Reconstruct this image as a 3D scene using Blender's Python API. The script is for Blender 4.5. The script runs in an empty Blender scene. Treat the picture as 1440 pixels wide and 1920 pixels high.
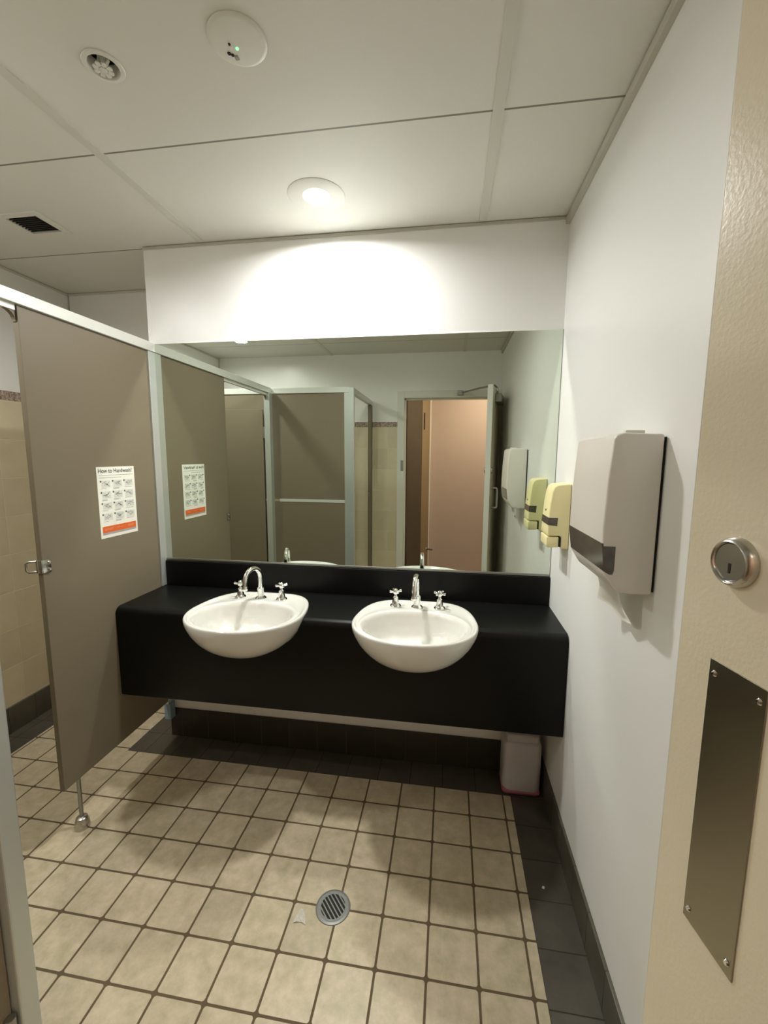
import bpy, bmesh, math
from mathutils import Vector, Matrix
sc = bpy.context.scene
PI = math.pi
# ------------------------------------------------------------------ camera
CAMP = Vector((-0.4564, -1.9515, 1.4948)); YAW, PIT, ROL = -0.1501, -0.1288, 0.0057; FPX = 802.35
fw = Vector((math.sin(YAW)*math.cos(PIT), math.cos(YAW)*math.cos(PIT), math.sin(PIT)))
r0 = Vector((math.cos(YAW), -math.sin(YAW), 0)); u0 = r0.cross(fw)
ri = math.cos(ROL)*r0 + math.sin(ROL)*u0; up = -math.sin(ROL)*r0 + math.cos(ROL)*u0
cd = bpy.data.cameras.new('camera'); cam = bpy.data.objects.new('camera', cd); sc.collection.objects.link(cam)
cam.matrix_world = Matrix(((ri.x, up.x, -fw.x, CAMP.x), (ri.y, up.y, -fw.y, CAMP.y), (ri.z, up.z, -fw.z, CAMP.z), (0, 0, 0, 1)))
cd.sensor_fit = 'HORIZONTAL'; cd.sensor_width = 36; cd.lens = FPX*36/1440; cd.clip_start = 0.01
sc.camera = cam
# ------------------------------------------------------------------ world, exposure, sampling hints
w = bpy.data.worlds.new('world'); sc.world = w; w.use_nodes = True
w.node_tree.nodes['Background'].inputs[0].default_value = (0.9, 0.85, 0.75, 1)
w.node_tree.nodes['Background'].inputs[1].default_value = 0.02
sc.view_settings.view_transform = 'Standard'; sc.view_settings.look = 'None'
sc.view_settings.gamma = 1; sc.view_settings.use_curve_mapping = False
EXPOSURE = 0.0
sc.view_settings.exposure = EXPOSURE
LAMP_MAIN, LAMP_CUB, LAMP_REAR, LAMP_LOBBY = 16.3, 11.0, 8.0, 23.0   # watts
LENS, SPREAD = 8.0, 168
LAMP_COL = (1.0, 0.99, 0.95)
sc.cycles.caustics_reflective = True; sc.cycles.blur_glossy = 0.0
sc.cycles.sample_clamp_indirect = 0.0; sc.cycles.max_bounces = 12; sc.cycles.diffuse_bounces = 6
sc.cycles.use_denoising = True; sc.cycles.use_guiding = True; sc.cycles.guiding_training_samples = 64; sc.cycles.use_surface_guiding = True
H = 2.46            # ceiling height
XL, XP, X2 = -2.767, -1.88, -1.27   # far-side wall, front partition, rear cubicle frame
YR, YREAR, YD = 0.468, -2.21, -1.3765

# ------------------------------------------------------------------ material helpers
MATS = {}
def mat(name, col, rough=0.5, metal=0.0, spec=0.5, bump=None, coat=0.0, trans=0.0, emit=None, noise=None, sss=0.0):
    m = bpy.data.materials.new(name); m.use_nodes = True; nt = m.node_tree
    b = nt.nodes['Principled BSDF']
    b.inputs['Base Color'].default_value = (*col, 1); b.inputs['Roughness'].default_value = rough
    b.inputs['Metallic'].default_value = metal; b.inputs['Specular IOR Level'].default_value = spec
    b.inputs['Coat Weight'].default_value = coat; b.inputs['Transmission Weight'].default_value = trans
    if emit:
        b.inputs['Emission Color'].default_value = (*emit[0], 1); b.inputs['Emission Strength'].default_value = emit[1]
    tc = nt.nodes.new('ShaderNodeTexCoord')
    if noise:   # (scale, amount)
        n = nt.nodes.new('ShaderNodeTexNoise'); n.inputs['Scale'].default_value = noise[0]; n.inputs['Detail'].default_value = 4
        nt.links.new(tc.outputs['Object'], n.inputs['Vector'])
        mx = nt.nodes.new('ShaderNodeMix'); mx.data_type = 'RGBA'
        mx.inputs[6].default_value = (*[c*(1-noise[1]) for c in col], 1); mx.inputs[7].default_value = (*[min(1, c*(1+noise[1])) for c in col], 1)
        nt.links.new(n.outputs['Fac'], mx.inputs[0]); nt.links.new(mx.outputs[2], b.inputs['Base Color'])
    if bump:    # (scale, strength, distance)
        n = nt.nodes.new('ShaderNodeTexNoise'); n.inputs['Scale'].default_value = bump[0]; n.inputs['Detail'].default_value = 3
        nt.links.new(tc.outputs['Object'], n.inputs['Vector'])
        bp = nt.nodes.new('ShaderNodeBump'); bp.inputs['Strength'].default_value = bump[1]; bp.inputs['Distance'].default_value = bump[2]
        nt.links.new(n.outputs['Fac'], bp.inputs['Height']); nt.links.new(bp.outputs[0], b.inputs['Normal'])
    MATS[name] = m; return m

def tile_mat(name, axes, size, origin, gap, radius, cols, grout, rough, mottle=(14, 0.5), depth=0.0015, bumpn=0.1):
    """square tiles by rounded-box distance: axes picks two of x,y,z"""
    m = bpy.data.materials.new(name); m.use_nodes = True; nt = m.node_tree; L = nt.links.new
    b = nt.nodes['Principled BSDF']; b.inputs['Roughness'].default_value = rough
    N = nt.nodes.new
    def math_(op, a, c=None, d=None):
        n = N('ShaderNodeMath'); n.operation = op
        for k, v in enumerate((a, c, d)):
            if v is None: continue
            if isinstance(v, (int, float)): n.inputs[k].default_value = v
            else: L(v, n.inputs[k])
        return n.outputs[0]
    g = N('ShaderNodeNewGeometry'); s = N('ShaderNodeSeparateXYZ'); L(g.outputs['Position'], s.inputs[0])
    q, cells = [], []
    for k in range(2):
        u = math_('DIVIDE', math_('SUBTRACT', s.outputs['XYZ'.index(axes[k])], origin[k]), size[k])
        cells.append(math_('FLOOR', u))
        f = math_('ABSOLUTE', math_('SUBTRACT', math_('FRACT', u), 0.5))
        q.append(math_('MAXIMUM', math_('SUBTRACT', math_('MULTIPLY', f, size[k]), size[k]/2 - gap/2 - radius), 0.0))
    d = math_('SUBTRACT', math_('SQRT', math_('ADD', math_('MULTIPLY', q[0], q[0]), math_('MULTIPLY', q[1], q[1]))), radius)
    mr = N('ShaderNodeMapRange'); mr.inputs[1].default_value = -0.0008; mr.inputs[2].default_value = 0.0006; mr.interpolation_type = 'SMOOTHSTEP'
    L(d, mr.inputs[0]); gm = mr.outputs[0]
    cx = N('ShaderNodeCombineXYZ'); L(cells[0], cx.inputs[0]); L(cells[1], cx.inputs[1])
    wn = N('ShaderNodeTexWhiteNoise'); L(cx.outputs[0], wn.inputs['Vector'])
    off = N('ShaderNodeVectorMath'); off.operation = 'ADD'; L(g.outputs['Position'], off.inputs[0]); L(wn.outputs['Color'], off.inputs[1])
    n1 = N('ShaderNodeTexNoise'); n1.inputs['Scale'].default_value = mottle[0]; n1.inputs['Detail'].default_value = 6; n1.inputs['Roughness'].default_value = 0.65
    L(off.outputs[0], n1.inputs['Vector'])
    r = N('ShaderNodeValToRGB'); e = r.color_ramp.elements
    e[0].position = 0.5 - mottle[1]/2; e[0].color = (*cols[0], 1); e[1].position = 0.5 + mottle[1]/2; e[1].color = (*cols[1], 1)
    L(n1.outputs['Fac'], r.inputs[0])
    mx = N('ShaderNodeMix'); mx.data_type = 'RGBA'; mx.blend_type = 'MULTIPLY'; mx.inputs[0].default_value = 1
    mr2 = N('ShaderNodeMapRange'); mr2.inputs[3].default_value = 0.92; mr2.inputs[4].default_value = 1.06; L(wn.outputs['Value'], mr2.inputs[0])
    L(r.outputs[0], mx.inputs[6]); L(mr2.outputs[0], mx.inputs[7])
    mg = N('ShaderNodeMix'); mg.data_type = 'RGBA'; L(gm, mg.inputs[0]); L(mx.outputs[2], mg.inputs[6]); mg.inputs[7].default_value = (*grout, 1)
    L(mg.outputs[2], b.inputs['Base Color'])
    rr = N('ShaderNodeMapRange'); rr.inputs[3].default_value = rough; rr.inputs[4].default_value = 0.85; L(gm, rr.inputs[0]); L(rr.outputs[0], b.inputs['Roughness'])
    bp = N('ShaderNodeBump'); bp.inputs['Strength'].default_value = 0.8; bp.inputs['Distance'].default_value = depth
    hgt = math_('ADD', math_('SUBTRACT', 1.0, gm), math_('MULTIPLY', n1.outputs['Fac'], bumpn)); L(hgt, bp.inputs['Height']); L(bp.outputs[0], b.inputs['Normal'])
    MATS[name] = m; return m

M_wall = mat('wall_paint', (0.84, 0.84, 0.825), 0.33, bump=(260, 0.12, 0.001), spec=0.45)
M_wallp = mat('lobby_paint', (0.58, 0.43, 0.355), 0.6, bump=(200, 0.1, 0.001))
M_trim = mat('grey_trim', (0.46, 0.455, 0.40), 0.5)
M_strip = mat('ceiling_strip_paint', (0.62, 0.62, 0.55), 0.55); M_angle = mat('ceiling_angle_paint', (0.50, 0.49, 0.41), 0.5)
M_lam = mat('taupe_laminate', (0.205, 0.170, 0.117), 0.42, bump=(600, 0.05, 0.0005))
M_lamedge = mat('laminate_edge', (0.165, 0.135, 0.085), 0.5)
M_alu = mat('aluminium', (0.62, 0.66, 0.64), 0.36, metal=0.55)
M_rail = mat('satin_rail', (0.74, 0.75, 0.71), 0.3, metal=0.25)
M_black = mat('black_laminate', (0.0050, 0.0050, 0.0046), 0.36, spec=0.2, bump=(900, 0.06, 0.0004))
M_blackedge = mat('black_edge', (0.012, 0.012, 0.011), 0.28)
M_cer = mat('ceramic', (0.72, 0.71, 0.665), 0.09, spec=0.6, coat=0.4)
M_chrome = mat('chrome', (0.82, 0.83, 0.82), 0.07, metal=1)
M_steel = mat('brushed_steel', (0.34, 0.32, 0.26), 0.24, metal=1, bump=(300, 0.05, 0.0003))
M_satin = mat('satin_nickel', (0.52, 0.51, 0.48), 0.24, metal=1)
M_satind = mat('satin_nickel_dull', (0.36, 0.36, 0.34), 0.42, metal=1)
M_dark = mat('dark_recess', (0.012, 0.011, 0.009), 0.8)
M_door = mat('cream_door_paint', (0.73, 0.655, 0.50), 0.29, bump=(190, 0.30, 0.001), spec=0.65)
M_doorw = mat('white_gloss_paint', (0.74, 0.74, 0.67), 0.35)
M_plas = mat('white_plastic', (0.76, 0.72, 0.66), 0.30, spec=0.5)
M_plasg = mat('ceiling_fitting_plastic', (0.71, 0.71, 0.65), 0.4)
M_cream = mat('yellowed_plastic', (0.80, 0.72, 0.40), 0.32)
M_paper = mat('paper', (0.86, 0.84, 0.78), 0.85, bump=(120, 0.2, 0.001))
M_print = mat('poster_paper', (0.84, 0.83, 0.76), 0.55)
M_ink = mat('ink', (0.10, 0.10, 0.095), 0.7)
M_inkg = mat('grey_ink', (0.36, 0.36, 0.34), 0.7)
M_inkl = mat('pale_grey_print', (0.66, 0.665, 0.61), 0.7, noise=(300, 0.14))
M_orange = mat('orange_print', (0.74, 0.135, 0.025), 0.6)
M_orangel = mat('pale_orange_print', (0.86, 0.33, 0.16), 0.6)
M_smoke = mat('smoked_window', (0.085, 0.07, 0.058), 0.16, spec=0.6, noise=(45, 0.65))
M_jug = mat('milky_plastic', (0.56, 0.52, 0.52), 0.35, trans=0.0)
M_pink = mat('pink_soap', (0.42, 0.13, 0.18), 0.3)
M_brown = mat('brown_door', (0.066, 0.05, 0.028), 0.5, noise=(20, 0.2))
M_tan = mat('tan_frame', (0.30, 0.215, 0.12), 0.5)
M_drain = mat('worn_drain_steel', (0.21, 0.21, 0.20), 0.42, metal=0.4)
M_green = mat('green_led', (0.1, 0.9, 0.2), 0.4, emit=((0.15, 1.0, 0.25), 3.0))
M_blue = mat('blue_grey_foot', (0.22, 0.32, 0.38), 0.4)
M_slat = mat('vent_slat', (0.045, 0.042, 0.032), 0.6)
M_lfloor = mat('lobby_floor', (0.35, 0.25, 0.17), 0.5)
M_orust = mat('orange_sponge', (0.50, 0.22, 0.03), 0.8)
def lamp_mat(name, s):
    m = bpy.data.materials.new(name); m.use_nodes = True; nt = m.node_tree; nt.nodes.clear()
    o = nt.nodes.new('ShaderNodeOutputMaterial'); e = nt.nodes.new('ShaderNodeEmission')
    e.inputs[0].default_value = (*LAMP_COL, 1); e.inputs[1].default_value = s; nt.links.new(e.outputs[0], o.inputs[0]); return m
M_lens = lamp_mat('lamp_glow', LENS)
M_mirror = bpy.data.materials.new('mirror_glass'); M_mirror.use_nodes = True
_b = M_mirror.node_tree.nodes['Principled BSDF']; _b.inputs['Base Color'].default_value = (0.70, 0.755, 0.675, 1)
_b.inputs['Metallic'].default_value = 1; _b.inputs['Roughness'].default_value = 0.0
T = 0.15
M_floor = tile_mat('floor_tile', 'XY', (T, T), (-0.336, -0.5928), 0.0065, 0.008, ((0.43, 0.375, 0.245), (0.61, 0.515, 0.375)), (0.115, 0.082, 0.042), 0.40, (24, 0.34), 0.002, 0.15)
M_border = tile_mat('border_tile', 'XY', (T, T), (-0.152, -0.16), 0.003, 0.002, ((0.055, 0.047, 0.034), (0.10, 0.088, 0.066)), (0.035, 0.028, 0.02), 0.45, (12, 0.6), 0.001)
M_wtile = tile_mat('wall_tile_y', 'YZ', (0.203, 0.203), (-0.037, 1.777), 0.003, 0.002, ((0.62, 0.54, 0.37), (0.70, 0.62, 0.45)), (0.72, 0.66, 0.52), 0.28, (9, 0.6), 0.001, 0.05)
M_wtilex = tile_mat('wall_tile_x', 'XZ', (0.203, 0.203), (-0.037, 1.777), 0.003, 0.002, ((0.62, 0.54, 0.37), (0.70, 0.62, 0.45)), (0.72, 0.66, 0.52), 0.28, (9, 0.6), 0.001, 0.05)
M_skirt = tile_mat('skirting_tile_y', 'YZ', (T, 0.3), (-0.143, -0.01), 0.003, 0.002, ((0.062, 0.054, 0.038), (0.115, 0.102, 0.075)), (0.05, 0.042, 0.03), 0.35, (10, 0.6), 0.001)
M_skirtx = tile_mat('skirting_tile_x', 'XZ', (T, 0.3), (-0.186, -0.01), 0.003, 0.002, ((0.020, 0.015, 0.008), (0.034, 0.027, 0.015)), (0.07, 0.058, 0.038), 0.4, (10, 0.6), 0.001)
def dado_mat(name, ax):
    m = tile_mat(name, ax, (0.075, 0.049), (0, 1.777), 0.002, 0.004, ((0.13, 0.085, 0.06), (0.55, 0.46, 0.37)), (0.16, 0.11, 0.08), 0.35, (90, 0.25), 0.001); return m
M_dado, M_dadox = dado_mat('dado_y', 'YZ'), dado_mat('dado_x', 'XZ')
# ceiling: painted panels with fine dark joints
def ceil_mat():
    m = mat('ceiling_panel', (0.70, 0.70, 0.64), 0.55, bump=(150, 0.06, 0.001)); nt = m.node_tree; L = nt.links.new
    g = nt.nodes.new('ShaderNodeNewGeometry'); s = nt.nodes.new('ShaderNodeSeparateXYZ'); L(g.outputs['Position'], s.inputs[0])
    def mt(op, a, c):
        n = nt.nodes.new('ShaderNodeMath'); n.operation = op
        for k, v in enumerate((a, c)):
            if isinstance(v, (int, float)): n.inputs[k].default_value = v
            else: L(v, n.inputs[k])
        return n.outputs[0]
    f = mt('ABSOLUTE', mt('SUBTRACT', mt('FRACT', mt('DIVIDE', mt('ADD', s.outputs[1], 0.585), 0.6), 0), 0.5), 0)
    f = mt('GREATER_THAN', f, 0.5 - 0.0035/0.6)
    mx = nt.nodes.new('ShaderNodeMix'); mx.data_type = 'RGBA'; L(f, mx.inputs[0])
    mx.inputs[6].default_value = (0.70, 0.70, 0.64, 1); mx.inputs[7].default_value = (0.20, 0.185, 0.145, 1)
    L(mx.outputs[2], nt.nodes['Principled BSDF'].inputs['Base Color']); return m
M_ceil = ceil_mat()

# ------------------------------------------------------------------ mesh helpers
COL = sc.collection
def setp(o, label=None, cat=None, group=None, kind=None):
    if label: o['label'] = label
    if cat: o['category'] = cat
    if group: o['group'] = group
    if kind: o['kind'] = kind
    return o
def thing(name, loc, label, cat, group=None, rotz=0, kind=None):
    o = bpy.data.objects.new(name, None); COL.objects.link(o); o.location = loc; o.rotation_euler = (0, 0, rotz)
    o.empty_display_size = 0.05
    return setp(o, label, cat, group, kind)
def origin_of(p):
    v = Vector((0, 0, 0))
    while p is not None: v += p.location; p = p.parent
    return v
def obj(name, bm, mats, parent=None, local=False, smooth=False, label=None):
    """bm in world coordinates (or in the parent's own frame when local)"""
    me = bpy.data.meshes.new(name)
    if parent is not None and not local: bmesh.ops.translate(bm, verts=bm.verts, vec=-origin_of(parent))
    bmesh.ops.recalc_face_normals(bm, faces=bm.faces)
    bm.to_mesh(me); bm.free()
    for m in (mats if isinstance(mats, (list, tuple)) else [mats]): me.materials.append(m)
    if smooth:
        for p in me.polygons: p.use_smooth = True
        if smooth != 'all': me.set_sharp_from_angle(angle=math.radians(38))
    o = bpy.data.objects.new(name, me); COL.objects.link(o); o.parent = parent
    if label: o['label'] = label
    return o
def box(bm, a, b, bev=0.0, seg=2, mi=0):
    x0, x1 = sorted((a[0], b[0])); y0, y1 = sorted((a[1], b[1])); z0, z1 = sorted((a[2], b[2]))
    t = bmesh.new(); v = bmesh.ops.create_cube(t, size=1)['verts']
    for q in v: q.co = Vector(((x0+x1)/2 + q.co.x*(x1-x0), (y0+y1)/2 + q.co.y*(y1-y0), (z0+z1)/2 + q.co.z*(z1-z0)))
    if bev: bmesh.ops.bevel(t, geom=t.edges[:], offset=bev, segments=seg, affect='EDGES', profile=0.5)
    for f in t.faces: f.material_index = mi
    merge(bm, t); return bm
def merge(bm, t):
    me = bpy.data.meshes.new('tmp'); t.to_mesh(me); t.free(); bm.from_mesh(me); bpy.data.meshes.remove(me)
def B(a, b, bev=0.0, seg=2): return box(bmesh.new(), a, b, bev, seg)
def lathe(bm, prof, c=(0, 0, 0), axis='Z', n=40, mi=0):
    """prof: list of (radius, height)"""
    t = bmesh.new(); rings = []
    for r, h in prof:
        ring = []
        for k in range(n if r > 1e-6 else 1):
            a = 2*PI*k/n; p = (r*math.cos(a), r*math.sin(a), h)
            p = {'Z': p, 'X': (p[2], p[0], p[1]), 'Y': (p[0], p[2], p[1])}[axis]
            ring.append(t.verts.new((p[0]+c[0], p[1]+c[1], p[2]+c[2])))
        rings.append(ring)
    for A, C in zip(rings, rings[1:]):
        for k in range(n):
            q = [A[k % len(A)], A[(k+1) % len(A)], C[(k+1) % len(C)], C[k % len(C)]]
            q = [v for i, v in enumerate(q) if v not in q[:i]]
            if len(q) > 2: t.faces.new(q).material_index = mi
    merge(bm, t); return bm
def tube(bm, pts, r, n=16, cap=True):
    t = bmesh.new(); pts = [Vector(p) for p in pts]; rings = []; prev = None
    rr = r if isinstance(r, (list, tuple)) else [r]*len(pts)
    for i, p in enumerate(pts):
        d = (pts[min(i+1, len(pts)-1)] - pts[max(i-1, 0)]).normalized()
        if prev is None: a = d.orthogonal().normalized()
        else: a = (prev - d*prev.dot(d)).normalized()
        prev = a; b = d.cross(a)
        rings.append([t.verts.new(p + rr[i]*(math.cos(2*PI*k/n)*a + math.sin(2*PI*k/n)*b)) for k in range(n)])
    for A, C in zip(rings, rings[1:]):
        for k in range(n): t.faces.new((A[k], A[(k+1) % n], C[(k+1) % n], C[k]))
    if cap: t.faces.new(rings[0][::-1]); t.faces.new(rings[-1])
    merge(bm, t); return bm
def prism(bm, poly, lo, hi, axis='Y', bev=0.0, seg=3):
    """extrude a 2D polygon: axis Y -> poly in (x,z); Z -> (x,y); X -> (y,z)"""
    t = bmesh.new()
    def P(u, v, h): return {'Y': (u, h, v), 'Z': (u, v, h), 'X': (h, u, v)}[axis]
    A = [t.verts.new(P(u, v, lo)) for u, v in poly]; C = [t.verts.new(P(u, v, hi)) for u, v in poly]
    t.faces.new(A); t.faces.new(C[::-1]); n = len(poly)
    for k in range(n): t.faces.new((A[k], C[k], C[(k+1) % n], A[(k+1) % n]))
    bmesh.ops.recalc_face_normals(t, faces=t.faces)
    if bev:
        es = [e for e in t.edges if len(e.link_faces) == 2 and e.calc_face_angle(0) > 0.6]
        bmesh.ops.bevel(t, geom=es, offset=bev, segments=seg, affect='EDGES', profile=0.5)
    merge(bm, t); return bm
def struct(name, bm, m, label=None, smooth=False):
    return setp(obj(name, bm, m, smooth=smooth), label, None, None, 'structure')
def copy_tree(o, parent=None):
    c = o.copy(); COL.objects.link(c); c.parent = parent
    for ch in o.children: copy_tree(ch, c)
    return c

# ================================================================== room shell
bm = bmesh.new()
def quad(bm, pts, mi=0):
    f = bm.faces.new([bm.verts.new(p) for p in pts]); f.material_index = mi
BX, BY, BL = -0.152, -0.160, XL + 0.165
def fl(x0, y0, x1, y1, mi): quad(bm, [(x0, y0, 0), (x1, y0, 0), (x1, y1, 0), (x0, y1, 0)], mi)
fl(BL, YREAR + 0.15, BX, BY, 0)                       # beige field
fl(BX, YREAR - 0.1, 0.1, BY, 1); fl(-2.045, BY, 0.1, 0.1, 1)  # dark border by the side wall and under the counter
fl(XL - 0.1, YREAR - 0.1, BL, YR + 0.1, 1); fl(BL, BY, -2.045, YR - 0.15, 0); fl(BL, YR - 0.15, -2.045, YR + 0.1, 1); fl(-2.045, 0.1, -1.85, YR + 0.1, 1); fl(BL, YREAR - 0.1, BX, YREAR + 0.15, 1)
r = bmesh.ops.extrude_face_region(bm, geom=bm.faces[:])
bmesh.ops.translate(bm, verts=[v for v in r['geom'] if isinstance(v, bmesh.types.BMVert)], vec=(0, 0, -0.08))
struct('floor', bm, [M_floor, M_border], 'beige square floor tiles with a dark tile border')

bm = B((XL - 0.1, YREAR - 0.1, H), (0.1, YR + 0.1, H + 0.08))
# recesses for the fire sprinkler and the exhaust vent are cut through the ceiling below
SPR = (-1.337, -0.866); VENT = (-2.215, -0.247)
ceil_o = struct('ceiling', bm, M_ceil, 'pale ceiling of large flush panels with thin joints')
def boolean(o, cutter_bm, op='DIFFERENCE'):
    me = bpy.data.meshes.new('cut'); bmesh.ops.recalc_face_normals(cutter_bm, faces=cutter_bm.faces); cutter_bm.to_mesh(me); cutter_bm.free()
    c = bpy.data.objects.new('cut', me); COL.objects.link(c)
    md = o.modifiers.new('b', 'BOOLEAN'); md.object = c; md.operation = op; md.solver = 'EXACT'
    bpy.context.view_layer.update()
    dg = bpy.context.evaluated_depsgraph_get(); new = bpy.data.meshes.new_from_object(o.evaluated_get(dg))
    o.modifiers.remove(md); old = o.data; o.data = new; new.name = old.name; bpy.data.objects.remove(c)
cut = lathe(bmesh.new(), [(0, -0.02), (0.036, -0.02), (0.036, 0.06), (0, 0.06)], (*SPR, H))
boolean(ceil_o, cut)
boolean(ceil_o, B((VENT[0]-0.072, VENT[1]-0.062, H-0.02), (VENT[0]+0.072, VENT[1]+0.062, H+0.06)))

struct('wall_right', B((0, YREAR - 0.1, -0.08), (0.1, 0.1, H + 0.08)), M_wall, 'white painted wall carrying the dispensers')
struct('wall_back', B((XP - 0.02, 0, -0.08), (0.1, 0.1, H + 0.08)), M_wall, 'white painted wall behind the mirror and counter')
bm = bmesh.new()
box(bm, (XL - 0.1, YREAR - 0.1, -0.08), (XL, YR + 0.1, 1.777), mi=1); box(bm, (XL - 0.1, YREAR - 0.1, 1.777), (XL, YR + 0.1, 1.826), mi=2)
box(bm, (XL - 0.1, YREAR - 0.1, 1.826), (XL - 0.006, YR + 0.1, H + 0.08), mi=0)
struct('wall_left', bm, [M_wall, M_wtile, M_dado], 'tiled cubicle wall with patterned dado strip and white paint above')
bm = bmesh.new()
box(bm, (XL, YR, -0.08), (XP + 0.03, YR + 0.1, 1.777), mi=1); box(bm, (XL, YR, 1.777), (XP + 0.03, YR + 0.1, 1.826), mi=2); box(bm, (XL, YR + 0.006, 1.826), (XP + 0.03, YR + 0.1, H + 0.08), mi=0)
struct('wall_recess', bm, [M_wall, M_wtilex, M_dadox], 'cubicle end wall set back beyond the mirror wall')
struct('wall_return', B((XP - 0.02, 0.1, -0.08), (XP + 0.03, YR, H + 0.08)), M_wall, 'short return wall at the end of the mirror wall')
# rear wall with the doorway
DX0, DX1, DZ = -0.893, -0.045, 2.045
bm = bmesh.new()
box(bm, (XL, YREAR - 0.1, -0.08), (DX0 - 0.065, YREAR, 1.777), mi=1); box(bm, (XL, YREAR - 0.1, 1.777), (DX0 - 0.065, YREAR, 1.826), mi=2)
box(bm, (XL, YREAR - 0.1, 1.826), (DX0 - 0.03, YREAR - 0.004, H + 0.08)); box(bm, (DX0 - 0.065, YREAR - 0.1, -0.08), (DX0 - 0.03, YREAR - 0.004, 1.826))
box(bm, (DX0 - 0.03, YREAR - 0.1, DZ + 0.03), (0, YREAR - 0.004, H + 0.08)); box(bm, (DX1 + 0.03, YREAR - 0.1, -0.08), (0, YREAR - 0.004, DZ + 0.03))
struct('wall_rear', bm, [M_wall, M_wtilex, M_dadox], 'entry wall behind the camera, tiled beside the doorway')
# door frame
bm = bmesh.new()
box(bm, (DX0 - 0.065, YREAR - 0.11, 0), (DX0, YREAR + 0.012, DZ + 0.065), 0.003); box(bm, (DX1, YREAR - 0.11, 0), (-0.002, YREAR + 0.012, DZ + 0.065), 0.003)
box(bm, (DX0, YREAR - 0.11, DZ), (DX1, YREAR + 0.012, DZ + 0.065), 0.003)
box(bm, (DX0, YREAR - 0.06, 0), (DX0 + 0.014, YREAR - 0.035, DZ), 0.001); box(bm, (DX0, YREAR - 0.06, DZ - 0.014), (DX1, YREAR - 0.035, DZ), 0.001)
jamb = struct('trim_1', bm, M_doorw, 'pale painted entry door frame')
obj('strike_plate', B((DX0 - 0.03, YREAR + 0.012, 1.36), (DX0 - 0.004, YREAR + 0.016, 1.46), 0.001), M_satind, jamb, label='steel strike plate')
# ceiling strips and cornices
for k, x in ((2, -1.60), (3, -0.345)):
    struct('trim_%d' % k, B((x - 0.0155, YREAR, H - 0.004), (x + 0.0155, -0.014, H + 0.001)), M_strip, 'flush ceiling joint strip')
struct('trim_4', B((-0.016, YREAR, H - 0.031), (0, 0, H - 0.005), 0.001), M_angle, 'angle trim along the ceiling edge over the dispenser wall')
struct('trim_5', B((XP - 0.02, -0.007, H - 0.014), (-0.016, 0, H - 0.003), 0.001), M_angle, 'angle trim along the ceiling edge over the mirror wall')
struct('trim_6', B((XL - 0.006, YREAR, H - 0.012), (XL + 0.004, YR, H - 0.002), 0.001), M_strip, 'angle trim along the ceiling edge over the cubicle wall')
struct('trim_7', B((XL + 0.004, YR - 0.004, H - 0.012), (XP - 0.02, YR + 0.006, H - 0.002), 0.001), M_strip, 'angle trim along the ceiling edge of the cubicle end wall')
# skirtings
struct('baseboard_right', B((-0.010, YREAR + 0.012, 0), (0, -0.011, 0.132), 0.002), M_skirt, 'dark tile skirting along the dispenser wall')
struct('baseboard_back', B((XP - 0.02, -0.011, 0), (0, 0, 0.156), 0.002), M_skirtx, 'dark tile skirting under the counter')
struct('baseboard_left', B((XL, YREAR + 0.012, 0), (XL + 0.011, YR, 0.146), 0.002), M_skirt, 'dark tile skirting along the cubicle wall')
struct('baseboard_rear', B((XL + 0.011, YREAR, 0), (DX0 - 0.066, YREAR + 0.011, 0.146), 0.002), M_skirtx, 'dark tile skirting along the entry wall')
struct('baseboard_recess', B((XL + 0.011, YR - 0.011, 0), (XP - 0.02, YR, 0.146), 0.002), M_skirtx, 'dark tile skirting along the cubicle end wall')
# ------------------------------------------------------------------ lobby beyond the doorway (seen in the mirror)
LY = -3.42
struct('wall_lobby_far', B((-1.9, LY - 0.08, -0.02), (0.6, LY, 2.6)), M_wallp, 'pinkish lobby wall seen through the doorway in the mirror')
struct('wall_lobby_side', B((0.52, LY, -0.02), (0.6, YREAR - 0.11, 2.6)), M_wallp, 'lobby side wall hidden beyond the doorway')
struct('wall_lobby_end', B((-1.9, LY, -0.02), (-1.82, YREAR - 0.11, 2.6)), M_wallp, 'lobby end wall hidden beyond the doorway')
struct('floor_lobby', B((-1.9, LY, -0.08), (0.6, YREAR - 0.1, -0.002)), M_lfloor, 'lobby floor beyond the doorway')
struct('ceiling_lobby', B((-1.9, LY, 2.52), (0.6, YREAR - 0.1, 2.6)), M_ceil, 'lobby ceiling beyond the doorway')
# lobby: brown door leaf standing open and its frame
d2 = thing('door_2', (-0.98, -2.42, 0), 'brown door standing in the lobby, seen through the doorway in the mirror', 'door', kind='structure')
def vert_slab(p, q, z0, z1, t):
    p, q = Vector((*p, 0)), Vector((*q, 0)); n = Vector((-(q-p).y, (q-p).x, 0)).normalized()*t
    return prism(bmesh.new(), [(a.x, a.y) for a in (p, q, q+n, p+n)], z0, z1, 'Z')
obj('leaf', vert_slab((-0.885, -2.42), (-0.772, -3.06), 0.0, 2.35, -0.04), M_brown, d2)
obj('frame', vert_slab((-0.772, -3.06), (-0.70, -3.36), 0.0, 2.48, -0.09), M_tan, d2)
obj('frame_edge', vert_slab((-0.70, -3.36), (-0.686, -3.415), 0.0, 2.48, -0.05), M_doorw, d2)
for z in (1.86, 1.95):
    obj('hinge', B((-0.768, -3.14, z - 0.05), (-0.745, -3.11, z + 0.05), 0.002), M_brown, d2)
bm = bmesh.new(); tube(bm, [(-0.72, -3.30, 0.36), (-0.69, -3.28, 0.36), (-0.64, -3.26, 0.36)], 0.010); lathe(bm, [(0, 0), (0.025, 0), (0.025, 0.012), (0, 0.012)], (-0.722, -3.30, 0.36), 'X')
obj('lever_handle', bm, M_satind, d2)
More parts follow.
